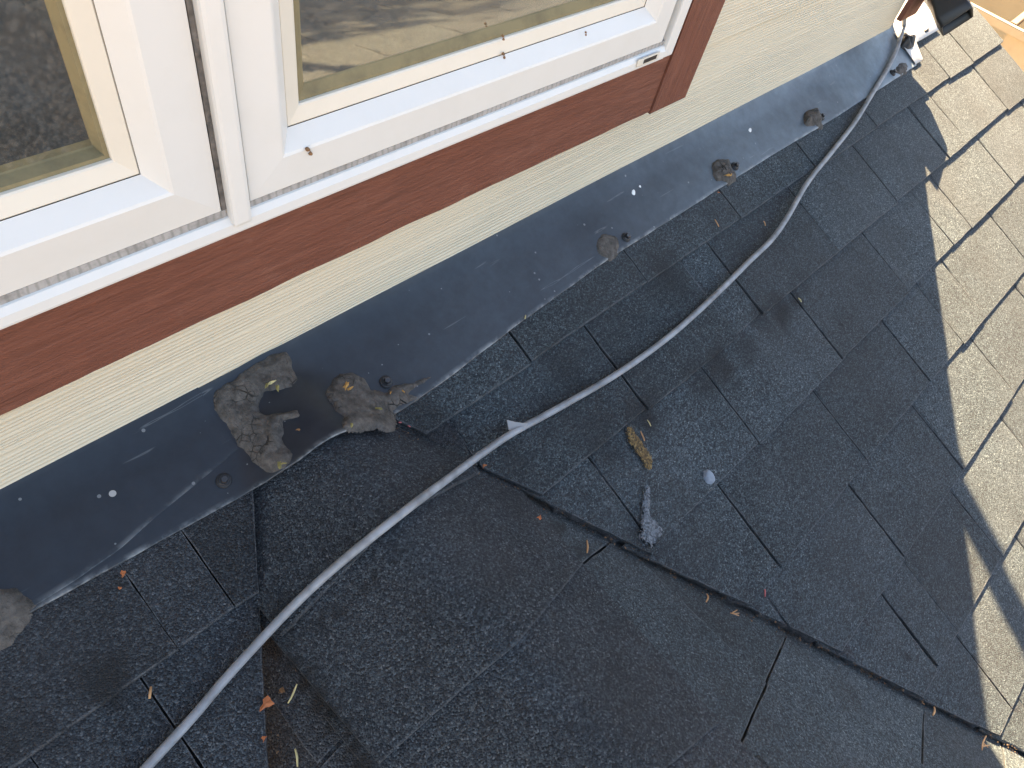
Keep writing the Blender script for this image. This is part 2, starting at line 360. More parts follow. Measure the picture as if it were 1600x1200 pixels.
# ---------------------------------------------------------------- shingles
def set_attr(o, name, fn):
    me = o.data; a = me.attributes.new(name, 'FLOAT', 'POINT')
    for i, v in enumerate(me.vertices): a.data[i].value = fn(v.co)
def clip_poly(poly, f):
    out = []
    n = len(poly)
    for i in range(n):
        a, b = poly[i], poly[(i+1) % n]; fa, fb = f(a), f(b)
        if fa >= 0: out.append(a)
        if (fa >= 0) != (fb >= 0):
            t = fa/(fa-fb); out.append((a[0]+(b[0]-a[0])*t, a[1]+(b[1]-a[1])*t))
    return out
def subdiv_poly(poly, L):
    out = []
    for i in range(len(poly)):
        a, b = poly[i], poly[(i+1) % len(poly)]
        k = max(1, int(math.hypot(b[0]-a[0], b[1]-a[1])/L))
        for j in range(k): out.append((a[0]+(b[0]-a[0])*j/k, a[1]+(b[1]-a[1])*j/k))
    return out
def slab(name, poly, ztop, thick, parent, rag=0.0012, seg=0.016, mat=None, seed=0, grid=None):
    """one shingle: plan outline (x, s), a top surface and a thickness, with ragged cut edges"""
    if len(poly) < 3: return None
    A = 0.5*sum(poly[i][0]*poly[(i+1) % len(poly)][1]-poly[(i+1) % len(poly)][0]*poly[i][1] for i in range(len(poly)))
    if abs(A) < 4e-4: return None
    if A < 0: poly = poly[::-1]
    pts = subdiv_poly(poly, seg)
    vs = []
    for (x, s) in pts:
        dx = noise.noise(Vector((x*70, s*70, seed)))*rag; ds = noise.noise(Vector((x*70, s*70, seed+9.3)))*rag
        x += dx; s += ds
        vs.append((x, -s, ztop(x, s)+noise.noise(Vector((x*25, s*25, seed)))*rag*.5))
    n = len(vs)
    ed = 0.0019
    cx = sum(v[0] for v in vs)/n; cy = sum(v[1] for v in vs)/n
    inner = [(x+(cx-x)*min(.5, ed/max(1e-4, math.hypot(cx-x, cy-y))), y+(cy-y)*min(.5, ed/max(1e-4, math.hypot(cx-x, cy-y))), z+.0006) for x, y, z in vs]
    bot = [(x, y, z-thick) for x, y, z in vs]
    V = inner+vs+bot
    F = [list(range(n))[::-1]]
    for i in range(n):
        j = (i+1) % n
        F.append((i, j, n+j, n+i)); F.append((n+i, n+j, 2*n+j, 2*n+i))
    o = mesh(name, V, F, mat or M['shingle'], parent)
    bm = bmesh.new(); bm.from_mesh(o.data); bmesh.ops.recalc_face_normals(bm, faces=bm.faces)
    if bm.faces:
        up = sum((f.normal.z*f.calc_area() for f in bm.faces if len(f.verts) > 4), 0.0)
        if up < 0: bmesh.ops.reverse_faces(bm, faces=bm.faces)
    bm.to_mesh(o.data); bm.free()
    at = o.data.attributes.new('edge', 'FLOAT', 'POINT')
    for i in range(len(V)): at.data[i].value = 1.0 if n <= i < 2*n else 0.0
    return o

roof = tag(empty('shingle_roof', (1.2, -.5, -.2)), 'dark grey three-tab shingle roof slope below the wall, sunlit at its far end', 'roof')
roof2 = tag(empty('shingle_roof', (-.5, -.3, -.12)), 'small shingle roof slope left of the vertical valley seam at lower left', 'roof')
gable = tag(empty('gable_roof', (.23, -.5, 0)), 'rounded shingle gable ridge running away from the wall between two cut valleys', 'roof')
for o_ in (roof, roof2, gable): o_.location = (0, 0, 0)

E, S1, TAB = 0.1347, 0.1555, 0.2625
JR = {1: [.522, .776, 1.039, 1.301, 1.564, 1.845, 2.112], 2: [.377, .635, (.866, .0006), .942, 1.206, 1.462, 1.733, 1.845, 2.115],
      3: [.515, .773, 1.041, 1.314, (1.540, .001), 1.638, 1.913, 2.218], 4: [.420, .667, .945, 1.205, (1.360, .0012), 1.481, 1.751, 2.010],
      5: [.623, .886, 1.134, 1.406, 1.660, 1.925, 2.19], 6: [.807, (.887, .0008), 1.084, 1.333, 1.60, 1.862, 2.12], 7: [.889, 1.157, 1.42, 1.68, 1.945, 2.20],
      0: [(2.165, .002)], -1: [2.11], -2: [2.2]}
RAKE = 2.333
def course_slabs(parent, k, joints, x_lo, x_hi, clip, zfun, gap=.0042, s_start=None, zoff=0.0, mat_=None):
    sb = S1+(k-1)*E; st = (sb-E-.030) if s_start is None else s_start
    xs = []
    for j in sorted(joints, key=lambda a: a if not isinstance(a, tuple) else a[0]):
        xs.append((j, gap*random.uniform(.75, 1.1)) if not isinstance(j, tuple) else j)
    xs = [(x_lo, 0.0)]+[q for q in xs if x_lo < q[0] < x_hi]+[(x_hi, 0.0)]
    for (a, ga), (b, gb) in zip(xs[:-1], xs[1:]):
        sk = random.uniform(-.004, .004)
        bl = random.uniform(-.0025, .0025); br = bl+random.uniform(-.0015, .0015)
        poly = [(a+ga/2, st), (b-gb/2, st), (b-gb/2+sk*.5, sb+br), (a+ga/2+sk*.5, sb+bl)]
        if clip: poly = clip_poly(poly, clip)
        lift = random.uniform(0, .0030)
        def zt(x, s, lift=lift): return zfun(x, s)+zoff-.0062+.0082*max(0.0, min(1.0, (s-(sb-E))/E))+lift*max(0.0, (s-(sb-E))/E)
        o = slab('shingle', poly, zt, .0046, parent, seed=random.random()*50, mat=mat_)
clipR = lambda p: p[0]-xVR(p[1])-noise.noise(Vector((p[1]*14, 3.1, 0)))*.010-noise.noise(Vector((p[1]*60, 7.1, 0)))*.003
clipL = lambda p: xVL(p[1])-p[0]
for k in range(-4, 19):
    if k in JR: J = JR[k]
    else:
        off = .522 if k % 2 else .650
        J = [off+TAB*i+random.uniform(-.008, .008) for i in range(-2, 12)]
    lo = 2.075 if k <= 0 else xVR(max(.1, S1+(k-2)*E-.05))-.05
    if k == 1:
        course_slabs(roof, k, J, .30, 1.96, clipR, zR, s_start=.02)
        course_slabs(roof, k, J, 1.962, RAKE, None, zR)
    else:
        course_slabs(roof, k, J, lo, RAKE, clipR if k > 0 else None, zR)
JL = {1: [-.25, .012, (.071, .001)], 2: [-.28, -.119, -.024], 3: [-.25, -.131]}
for k in range(1, 19):
    J = JL.get(k) or [(-.55 if k % 2 else -.42)-TAB*i+TAB*3+random.uniform(-.006, .006) for i in range(-2, 9)]
    J = list(J)+[-.51-TAB*i for i in range(4)] if k in JL else J
    # courses on the left slope sit about 47 mm lower down the slope than on the right one
    def zf(x, s): return zR(x, s)
    sb0 = S1; S1 = .190-0.0
    course_slabs(roof2, k, J, -1.5, .2, clipL, zf, s_start=.02 if k == 1 else None, zoff=.0015, gap=.0019, mat_=M['shingle_shaded'])
    S1 = sb0
# decks under the shingles
def sheet(name, poly, zf, parent, mat=None, th=.01):
    return slab(name, poly, zf, th, parent, rag=0, seg=.25, mat=mat or M['deck'])
smax_ = 2.62
sheet('roof_deck', [(xVR(.0)+.012, .0), (1.96, .0), (1.96, -.50), (RAKE-.004, -.50), (RAKE-.004, smax_), (xVR(smax_)+.012, smax_)], lambda x, s: zR(x, s)-.0105, roof)
sheet('roof_deck', [(-1.5, 0), (xVL(0)-.008, 0), (xVL(smax_)-.008, smax_), (-1.5, smax_)], lambda x, s: zR(x, s)-.0105, roof2)
# second ply of the cut valley edge: the thick dark edge above the gable
def zr2(x, s): return zR(x, s)-.0060+.0012*noise.noise(Vector((x*30, s*30, 4)))
pl = [(xVR(.12)+.0025, .12), (xVR(smax_)+.0025, smax_), (xVR(smax_)+.09, smax_), (xVR(.12)+.09, .12)]
slab('valley_edge_strip', pl, zr2, .0125, roof, rag=.008, seg=.008, mat=M['shingle_shaded'])
# gable body
bm = bmesh.new(); NX = 60
def gx(i): return -1.35+i*(3.2/NX)
rows = [i*.13 for i in range(0, 22)]
vv = [[bm.verts.new((gx(i), -s, zG(gx(i), s)-(.0380 if gx(i) < .16 else .0290))) for i in range(NX+1)] for s in rows]
for a in range(len(rows)-1):
    for i in range(NX):
        sm = (rows[a]+rows[a+1])/2; xm = (gx(i)+gx(i+1))/2
        if xVL(sm)-.35 < xm < xVR(sm)+.35: bm.faces.new((vv[a][i], vv[a+1][i], vv[a+1][i+1], vv[a][i+1]))
for v in [v for v in bm.verts if not v.link_faces]: bm.verts.remove(v)
bmobj('roof_deck', bm, M['deck'], gable)

def gslab(poly, off, thick, dpar, seed=None, nm='shingle', lift=None, mat_=None):
    """shingle on the gable; a grid so that it can bend"""
    def zt(x, s): return zG(x, s)+off+(lift(x, s) if lift else 0)
    o = slab(nm, poly, zt, thick, gable, seed=random.random()*50, mat=mat_)
    return o
nod = lambda co: 0.0
# right side (C) courses parallel to the ridge
cb = [.492+.1205*i for i in range(0, 12)]
JC = {0: [.100, .381, .625, .887], 1: [.36, .625, .887], 2: [.58, .842, 1.105], 3: [.72, .98, 1.24]}
for i, xb in enumerate(cb):
    J = JC.get(i) or [.2+(.131 if i % 2 else 0)+TAB*j for j in range(0, 10)]
    J = sorted(list(J)+[max(J)+TAB*j for j in range(1, 9)])
    J = [-.1]+[j for j in J if j < 2.6]+[2.62]
    for a, b in zip(J[:-1], J[1:]):
        if xVR(b)+.05 < xb-.16: continue
        xt = xb-.1205-.03
        lf = random.uniform(0, .0015)
        def lift(x, s, xb=xb, lf=lf): return .0052*max(0.0, min(1.0, (x-(xb-.1205))/.1205))+lf
        g = random.uniform(.0022, .0032)
        gslab([(xt, a+g/2), (xb+random.uniform(-.002, .002), a+g/2), (xb+random.uniform(-.002, .002), b-g/2), (xt, b-g/2)], -.0235, .004, nod, lift=lift)
bb_ = [.054-.1205*i for i in range(0, 12)]
JB = {0: [.085, .348, .61], 1: [.21, .475, .74], 2: [.34, .60, .87]}
for i, xb in enumerate(bb_):
    J = JB.get(i) or [.2+(.131 if i % 2 else 0)+TAB*j for j in range(0, 10)]
    J = sorted(list(J)+[max(J)+TAB*j for j in range(1, 9)])
    J = [-.1]+[j for j in J if j < 2.6]+[2.62]
    for a, b in zip(J[:-1], J[1:]):
        if xVL(b)-.05 > xb+.16: continue
        xt = xb+.1205+.03
        def lift(x, s, xb=xb): return .0062*max(0.0, min(1.0, ((xb+.1205)-x)/.1205))
        g = random.uniform(.004, .006)
        gslab([(xt, a+g/2), (xt, b-g/2), (xb, b-g/2), (xb, a+g/2)], -.0310, .004, nod, lift=lift, mat_=M['shingle_shaded'])
# ridge caps bent over the ridge, each lapping the one before
def cap(k, xl0, xl1, xr0, xr1, sa, sbL, sbM, sbR):
    US = [0, .006]+[q/20 for q in range(1, 20)]+[.994, 1]; VS = [q/8 for q in range(8)]+[.99, 1]; NXc, NS = len(US)-1, len(VS)-1
    V, F = [], []
    sd = random.random()*40
    for layer in (0, 1):
        for j in range(NS+1):
            v = VS[j]
            for i in range(NXc+1):
                u = US[i]
                sb = sbL+(sbM-sbL)*min(1, u*2) if u < .5 else sbM+(sbR-sbM)*(u-.5)*2
                s = sa+(sb-sa)*v
                xl = xl0+(xl1-xl0)*v; xr = xr0+(xr1-xr0)*v
                x = xl+(xr-xl)*u
                edge = (i in (0, NXc)) or j == NS
                if edge:
                    x += noise.noise(Vector((x*60, s*60, sd)))*.0012; s += noise.noise(Vector((x*60, s*60, sd+7)))*.0012
                vv_ = max(0.0, (s-(sb-.16))/.16)
                z = zG(x, s)-.0115+.0082*vv_+noise.noise(Vector((x*9, s*9, sd)))*.0016
                if u < .25: z += .0105*(1-u*4)*v*v
                if u > .7: z += .0028*(u-.7)/.3          # the left wing stands off the courses below
                V.append((x, -s, z-(.0055 if layer else 0.0)))
    n = (NS+1)*(NXc+1); W = NXc+1
    EA = [1.0 if (q//W) == NS else 0.0 for q in range(n)]*2
    for j in range(NS):
        for i in range(NXc):
            a = j*W+i; F.append((a, a+W, a+W+1, a+1)); F.append((n+a, n+a+1, n+a+W+1, n+a+W))
    ring = [i for i in range(W)]+[j*W+NXc for j in range(1, NS+1)]+[NS*W+i for i in range(NXc-1, -1, -1)]+[j*W for j in range(NS-1, 0, -1)]
    for q in range(len(ring)):
        a, b = ring[q], ring[(q+1) % len(ring)]; F.append((a, b, n+b, n+a))
    o = mesh('ridge_cap_shingle', V, F, M['shingle_cap_shaded'], gable)
    bm = bmesh.new(); bm.from_mesh(o.data); bmesh.ops.recalc_face_normals(bm, faces=bm.faces); bm.to_mesh(o.data); bm.free()
    for p in o.data.polygons: p.use_smooth = p.normal.z > .5
    at = o.data.attributes.new('edge', 'FLOAT', 'POINT')
    for i, q in enumerate(EA): at.data[i].value = q*.55
cap(0, .085, .090, .44, .367, -.02, .240, .236, .227)
cap(1, .082, .090, .425, .386, .16, .390, .404, .384)
cap(2, .080, .086, .400, .362, .32, .552, .560, .592)
for k in range(3, 15):
    sb = .56+(k-2)*.16; cap(k, .082, .087, .376, .362, sb-.24, sb-.004, sb, sb+.004)

# ---------------------------------------------------------------- wall, siding
wall = tag(empty('siding_wall', (0, 0, 0)), 'cream lap siding wall with fine horizontal wood grain above the black flashing', 'wall')
def siding_board(x0, x1, zb, zt, sidewall=False):
    n = max(2, int((x1-x0)/.05)); V = []; F = []
    prof = [(0.0, zb), (0.0005, zb+.0015), (-.0085, zt), (-.0165, zt), (-.0085, zb)]
    for i in range(n+1):
        x = x0+(x1-x0)*i/n
        for s, z in prof:
            wob = noise.noise(Vector((x*3, z*2, 5)))*.0008
            if sidewall: V.append((1.9+.006+s+wob, -(-x), z))
            else: V.append((x, -(s+wob), z))
    m_ = len(prof)
    for i in range(n):
        for k in range(m_):
            F.append((i*m_+k, i*m_+(k+1) % m_, (i+1)*m_+(k+1) % m_, (i+1)*m_+k))
    F.append(tuple(range(m_))); F.append(tuple(n*m_+k for k in range(m_))[::-1])
    o = mesh('siding_board', V, F, M['siding'], wall)
    bm = bmesh.new(); bm.from_mesh(o.data); bmesh.ops.recalc_face_normals(bm, faces=bm.faces); bm.to_mesh(o.data); bm.free()
    return o
siding_board(-1.4, 1.842, .004, .205)
for i in range(1, 14):
    zb = .178+(i-1)*.173
    siding_board(.90, 1.842, zb, zb+.203)
    siding_board(-1.4, -.42, zb, zb+.203)
    if zb > 1.25: siding_board(-.42, .90, zb, zb+.203)
for i in range(0, 14):
    zb = .06+i*.173
    siding_board(.03, 3.2, zb, zb+.203, True)
for (x0, x1, z0, z1) in ((-1.4, 1.80, -.3, .19), (.86, 1.84, .19, 2.42), (-1.4, -.41, .19, 2.42), (-.41, .86, 1.28, 2.42)):
    boxobj('wall_sheathing', x0, x1, -.13, -.0185, z0, z1, M['interior'], wall, 0)
boxobj('wall_sheathing', 1.80, 1.878, -3.2, -.131, .08, 2.42, M['interior'], wall, 0)
# red corner board at the far end: two boards
cbz = .031
corner = tag(empty('corner_board', (1.92, 0, .02)), 'red-brown corner board at the far end of the cream wall, cable behind it', 'trim')
corner.location = (0, 0, 0)
boxobj('front_board', 1.8435, 1.9320, .0005, .0120, cbz, 2.42, M['trimv'], corner)
boxobj('side_board', 1.9065, 1.9185, -.09, -.0002, cbz+.03, 2.42, M['trimv'], corner)
# eave of the storey above
eave = tag(empty('upper_eave', (0, 0, 2.42)), 'eave of the upper storey above the window wall', 'eave'); eave.location = (0, 0, 0)
boxobj('soffit', -1.5, 2.15, -3.2, .32, 2.425, 2.45, M['dull'], eave, .002)
boxobj('fascia', -1.5, 2.15, .321, .345, 2.36, 2.55, M['trim'], eave, .002)
room = tag(boxobj('interior_wall', -1.2, 1.2, -2.2, -.6, -.2, 1.6, M['interior'], None, 0), kind='structure')

# ---------------------------------------------------------------- window
win = tag(empty('vinyl_window', (0, 0, 0)), 'white vinyl window with two sashes, one pane reflecting the sunlit roof', 'window')
def ringmesh(name, x0, x1, z0, z1, prof, mat, parent, grime=None):
    V, F = [], []
    for wdt, s in prof:
        for (x, z) in ((x0+wdt, z0+wdt), (x1-wdt, z0+wdt), (x1-wdt, z1-wdt), (x0+wdt, z1-wdt)): V.append((x, -s, z))
    for i in range(len(prof)-1):
        for k in range(4):
            a, b = i*4+k, i*4+(k+1) % 4; F.append((a, b, b+4, a+4))
    o = mesh(name, V, F, mat, parent)
    bm = bmesh.new(); bm.from_mesh(o.data)
    for f in bm.faces:            # face outward / towards the opening
        c = f.calc_center_median(); tgt = Vector(((x0+x1)/2, -1.0, (z0+z1)/2))
        if f.normal.dot(tgt-c) < 0: f.normal_flip()
    bm.to_mesh(o.data); bm.free()
    set_attr(o, 'grime', lambda co: 0.0)
    return o
def sash(x0, x1, z0, z1, pf, nm_label):
    (w1, s1), (w2, s2), (w3, s3), (w4, s4) = pf
    sh = ringmesh('sash', x0, x1, z0, z1, [(0, .0), (0, .0275), (.0012, .0297), (.003, .030), (w1-.0015, s1), (w1+.0008, s1-.0010), (w2, s2)], M['vinyl'], win)
    sh['label'] = nm_label
    bd = ringmesh('glazing_bead', x0, x1, z0, z1, [(w2-.0002, s2-.0012), (w2+.0001, s2-.0010), (w2+.0010, s2-.0004), (w3-.0012, s3), (w3, s3-.001), (w3+.0003, s3-.006)], M['bead'], sh)
    ringmesh('glazing_seal', x0, x1, z0, z1, [(w3+.0001, s3-.0035), (w3+.003, s3-.0038), (w4+.001, s4+.0012), (w4+.003, s4-.002)], M['grimy'], sh)
    mesh('glass_pane', [(x0+w4-.002, -s4, z0+w4-.002), (x1-w4+.002, -s4, z0+w4-.002), (x1-w4+.002, -s4, z1-w4+.002), (x0+w4-.002, -s4, z1-w4+.002)], [(0, 1, 2, 3)], M['glass'], sh)
    return sh
sash(.2262, .7926, .2437, 1.24, [(.0337, .0317), (.0469, .0179), (.0613, .0146), (.0700, .0052)], 'right sash with a pane reflecting sunlit shingles')
sash(-.364, .2025, .2451, 1.24, [(.0372, .0345), (.0504, .0212), (.0645, .0172), (.0682, .0030)], 'left sash with a dark reflecting pane')
def frame_bar(name, x0, x1, z0, z1, inner):
    bm = bmesh.new()
    if inner == 'top':        # sill bar, its inner edge chamfered
        P = [(.0, z0), (.034, z0), (.0345, z0+.002), (.0342, z0+.0100), (.0305, z0+.0150), (.0290, z0+.0155), (.0, z0+.0155)]
        for x in (x0, x1): pass
        a = [bm.verts.new((x0, -s, z)) for s, z in P]; b = [bm.verts.new((x1, -s, z)) for s, z in P]
        for i in range(len(P)):
            j = (i+1) % len(P); bm.faces.new((a[i], a[j], b[j], b[i]))
        bm.faces.new(a); bm.faces.new(b[::-1])
    else: box(bm, x0, x1, 0, .034, z0, z1, .002)
    o = bmobj(name, bm, M['vinyl'], win); set_attr(o, 'grime', lambda co: 0.0); return o
frame_bar('frame_sill', -.39, .8005, .2225, .236, 'top')
frame_bar('frame_jamb', .8008, .8205, .2225, 1.26, None)
frame_bar('frame_jamb', -.392, -.3905, .2225, 1.26, None)
frame_bar('frame_head', -.39, .80, 1.243, 1.262, None)
bm = bmesh.new(); box(bm, .2068, .2236, 0, .0375, .2305, 1.24, .0035); o = bmobj('mullion', bm, M['vinyl'], win); set_attr(o, 'grime', lambda co: 0.0)
boxobj('weatherstrip', -.37, .2064, .0, .0287, .2362, .2450, M['seal'], win, .0008)
boxobj('weatherstrip', .2240, .800, .0, .0287, .2362, .2436, M['seal'], win, .0008)
boxobj('weatherstrip', .2027, .2067, .0, .0288, .2450, 1.24, M['brush'], win, .0004)
boxobj('weatherstrip', .7934, .8004, .0, .012, .2445, 1.24, M['rubber'], win, .0004)
for o in win.children:
    if o.name.startswith('weatherstrip') and o.data.materials[0] == M['grimy']: set_attr(o, 'grime', lambda co: .6)
# weep hole cover low on the sill
wp = hit_s(1012, 92, .0345)
boxobj('weep_cover', wp.x-.022, wp.x+.022, .0343, .0362, wp.z-.0048, wp.z+.0048, M['bead'], win, .0015)
boxobj('weep_slot', wp.x-.010, wp.x+.016, .0360, .0366, wp.z-.0026, wp.z+.0026, M['rubber'], win, 0)
for o in win.children:
    if o.name.startswith('weep_cover'): set_attr(o, 'grime', lambda co: .15)

casing = tag(empty('window_casing', (0, 0, 0)), 'red-brown wooden casing boards around the white window', 'trim')
def casing_board(x0, x1, z0, z1, s1, mat, ragged=False):
    n = int((x1-x0)/.012) if ragged else 1
    V, F = [], []
    for i in range(n+1):
        x = x0+(x1-x0)*i/n
        j = noise.noise(Vector((x*16, 1, 2)))*.0016+noise.noise(Vector((x*60, 1, 2)))*.0006 if ragged else 0
        P = [(.0006, z0+j), (s1-.0015, z0+j), (s1, z0+.002+j*.6), (s1, z1-.0015), (s1-.0015, z1), (.0006, z1)]
        for s, z in P: V.append((x, -s, z))
    m_ = 6
    for i in range(n):
        for k in range(m_): F.append((i*m_+k, i*m_+(k+1) % m_, (i+1)*m_+(k+1) % m_, (i+1)*m_+k))
    F.append(tuple(range(m_))); F.append(tuple(n*m_+k for k in range(m_))[::-1])
    o = mesh('casing_board', V, F, mat, casing)
    bm = bmesh.new(); bm.from_mesh(o.data); bmesh.ops.recalc_face_normals(bm, faces=bm.faces); bm.to_mesh(o.data); bm.free()
casing_board(-.48, .8432, .1240, .2215, .0205, M['trim'], True)
casing_board(.8447, .9283, .1225, 1.36, .0232, M['trimv'])
casing_board(-.48, -.394, .2216, 1.36, .0232, M['trimv'])
casing_board(-.392, .843, 1.264, 1.36, .0205, M['trim'])

# ---------------------------------------------------------------- flashing
def interp(tab, x):
    if x <= tab[0][0]: return tab[0][1]
    for (a, u), (b, v) in zip(tab[:-1], tab[1:]):
        if x <= b: return u+(v-u)*(x-a)/(b-a)
    return tab[-1][1]
low = [(p.x, -p.y) for p in (hit(px, py, zF) for px, py in ((30, 965), (210, 866), (390, 765), (470, 716), (545, 671), (615, 646), (700, 590), (800, 512), (950, 404), (1075, 325), (1200, 245), (1300, 186), (1437, 98)))]
low = [(-1.3, low[0][1])]+low
dg = [(p.x, -p.y) for p in (hit(px, py, zF, .002) for px, py in ((30, 957), (60, 941), (120, 903), (185, 857), (250, 800), (310, 751), (372, 699)))]
dg = [(-1.3, dg[0][1])]+dg
def flashing(x0, x1, lowtab, off, parent, mat, wk=1.0):
    n = int((x1-x0)/.009); R = 20; V, F, Wr = [], [], []
    for i in range(n+1):
        x = x0+(x1-x0)*i/n; sl = interp(lowtab, x)+noise.noise(Vector((x*25, 0, 3)))*.0007
        for j in range(R+1):
            v = 1-(1-j/R)**2
            s = -.0135+(sl+.0135)*v
            xx = x
            z = zF(xx, s)+off+noise.noise(Vector((xx*4.5, s*9, 1)))*.0016*v
            if j == 0: z += .03
            V.append((xx, -s, z))
            d = sl-s
            Wr.append(wk*max(0.0, 1-d/.0042))
        # folded lip
        V.append((xx, -(sl+.0006), zF(xx, sl)+off-.0018*wk)); Wr.append(wk)
    m_ = R+2
    for i in range(n):
        for j in range(R+1):
            a = i*m_+j; F.append((a, a+m_, a+m_+1, a+1))
    o = mesh('metal_sheet', V, F, mat, parent, True)
    bm = bmesh.new(); bm.from_mesh(o.data); bmesh.ops.recalc_face_normals(bm, faces=bm.faces)
    if sum(f.normal.z for f in bm.faces) < 0: bmesh.ops.reverse_faces(bm, faces=bm.faces)
    bm.to_mesh(o.data); bm.free()
    a = o.data.attributes.new('wear', 'FLOAT', 'POINT')
    for i, wv in enumerate(Wr): a.data[i].value = wv
    return o
fl = tag(empty('metal_flashing', (0, 0, 0)), 'long dark metal flashing strip under the siding, dusty with sky sheen coloured in towards the far end', 'flashing')
fl2 = tag(empty('metal_flashing', (0, 0, 0)), 'lapped left piece of dark flashing with a slanted lower edge', 'flashing')
flashing(-1.3, 1.862, low, 0.0, fl, M['flash'])
flashing(-1.3, dg[-1][0], dg, .0012, fl2, M['flash'], .45)
# screws with washers
def screw(px, py, off, parent, k):
    p = hit(px, py, zF, off)
    e = .004; nx = -(zF(p.x+e, -p.y)-zF(p.x-e, -p.y))/(2*e); ns = -(zF(p.x, -p.y+e)-zF(p.x, -p.y-e))/(2*e)
    nrm = Vector((nx, -ns, 1)).normalized()
    bm = bmesh.new()
    def ring(r, h, n=18, ph=0): return [bm.verts.new((r*math.cos(2*math.pi*i/n+ph), r*math.sin(2*math.pi*i/n+ph), h)) for i in range(n)]
    def skin(a, b):
        for i in range(len(a)): bm.faces.new((a[i], a[(i+1) % len(a)], b[(i+1) % len(b)], b[i]))
    R = [ring(.0078, -.002), ring(.0078, .0010), ring(.0070, .0022), ring(.0046, .0028)]
    for a, b in zip(R[:-1], R[1:]): skin(a, b)
    bm.faces.new(R[-1])
    w_ = bmobj('screw', bm, M['rubber'], parent)
    bm = bmesh.new(); R = [ring(.0054, .0024), ring(.0056, .0034), ring(.0050, .0042)]
    for a, b in zip(R[:-1], R[1:]): skin(a, b)
    bm.faces.new(R[-1])
    h6 = [ring(.0042, .0040, 6, .3), ring(.0042, .0076, 6, .3), ring(.0034, .0086, 6, .3)]
    for a, b in zip(h6[:-1], h6[1:]): skin(a, b)
    bm.faces.new(h6[-1])
    hd = bmobj('hex_head', bm, M['screw'], w_)
    w_.matrix_world = Matrix.Translation(p) @ nrm.to_track_quat('Z', 'Y').to_matrix().to_4x4() @ Matrix.Rotation(k*.7, 4, 'Z')
for k, (px, py) in enumerate(((350, 751), (603, 597), (978, 371), (1148, 260), (1283, 183), (1394.5, 114))): screw(px, py, .0005, fl, k)

# corner pan: bare metal turned round the house corner, in the sun
pan = tag(empty('corner_pan', (0, 0, 0)), 'bright bare metal pan turned around the far wall corner in the sun', 'flashing')
bm = bmesh.new()
def pz(x, s): return zR(x, s)+.0075
def strip(pts):
    vs = [bm.verts.new((x, -s, pz(x, s)+.001*noise.noise(Vector((x*20, s*20, 0))))) for x, s in pts]; return vs
xl, xr = 1.852, 2.072
cols = 10; rws = 14; g = []
for j in range(rws+1):
    row = []
    for i in range(cols+1):
        x = xl+(xr-xl)*i/cols
        send = .0895 if x < 1.905 else .050
        s = -.6+(send+.6)*(j/rws)**.6
        z = pz(x, s)
        if s < -.012 and i == 0: z += .02
        row.append(bm.verts.new((x, -s, z+.0012*noise.noise(Vector((x*18, s*18, 0))))))
    g.append(row)
for j in range(rws):
    for i in range(cols): bm.faces.new((g[j][i], g[j+1][i], g[j+1][i+1], g[j][i+1]))
lip = [bm.verts.new((v.co.x, v.co.y-.0005, v.co.z-.004)) for v in g[-1]]
for i in range(cols): bm.faces.new((g[-1][i], lip[i], lip[i+1], g[-1][i+1]))
o = bmobj('pan_sheet', bm, M['pan'], pan, True)
boxobj('upstand', 1.9150, 1.9170, -.60, -.092, -.0, .26, M['pan'], pan, 0)

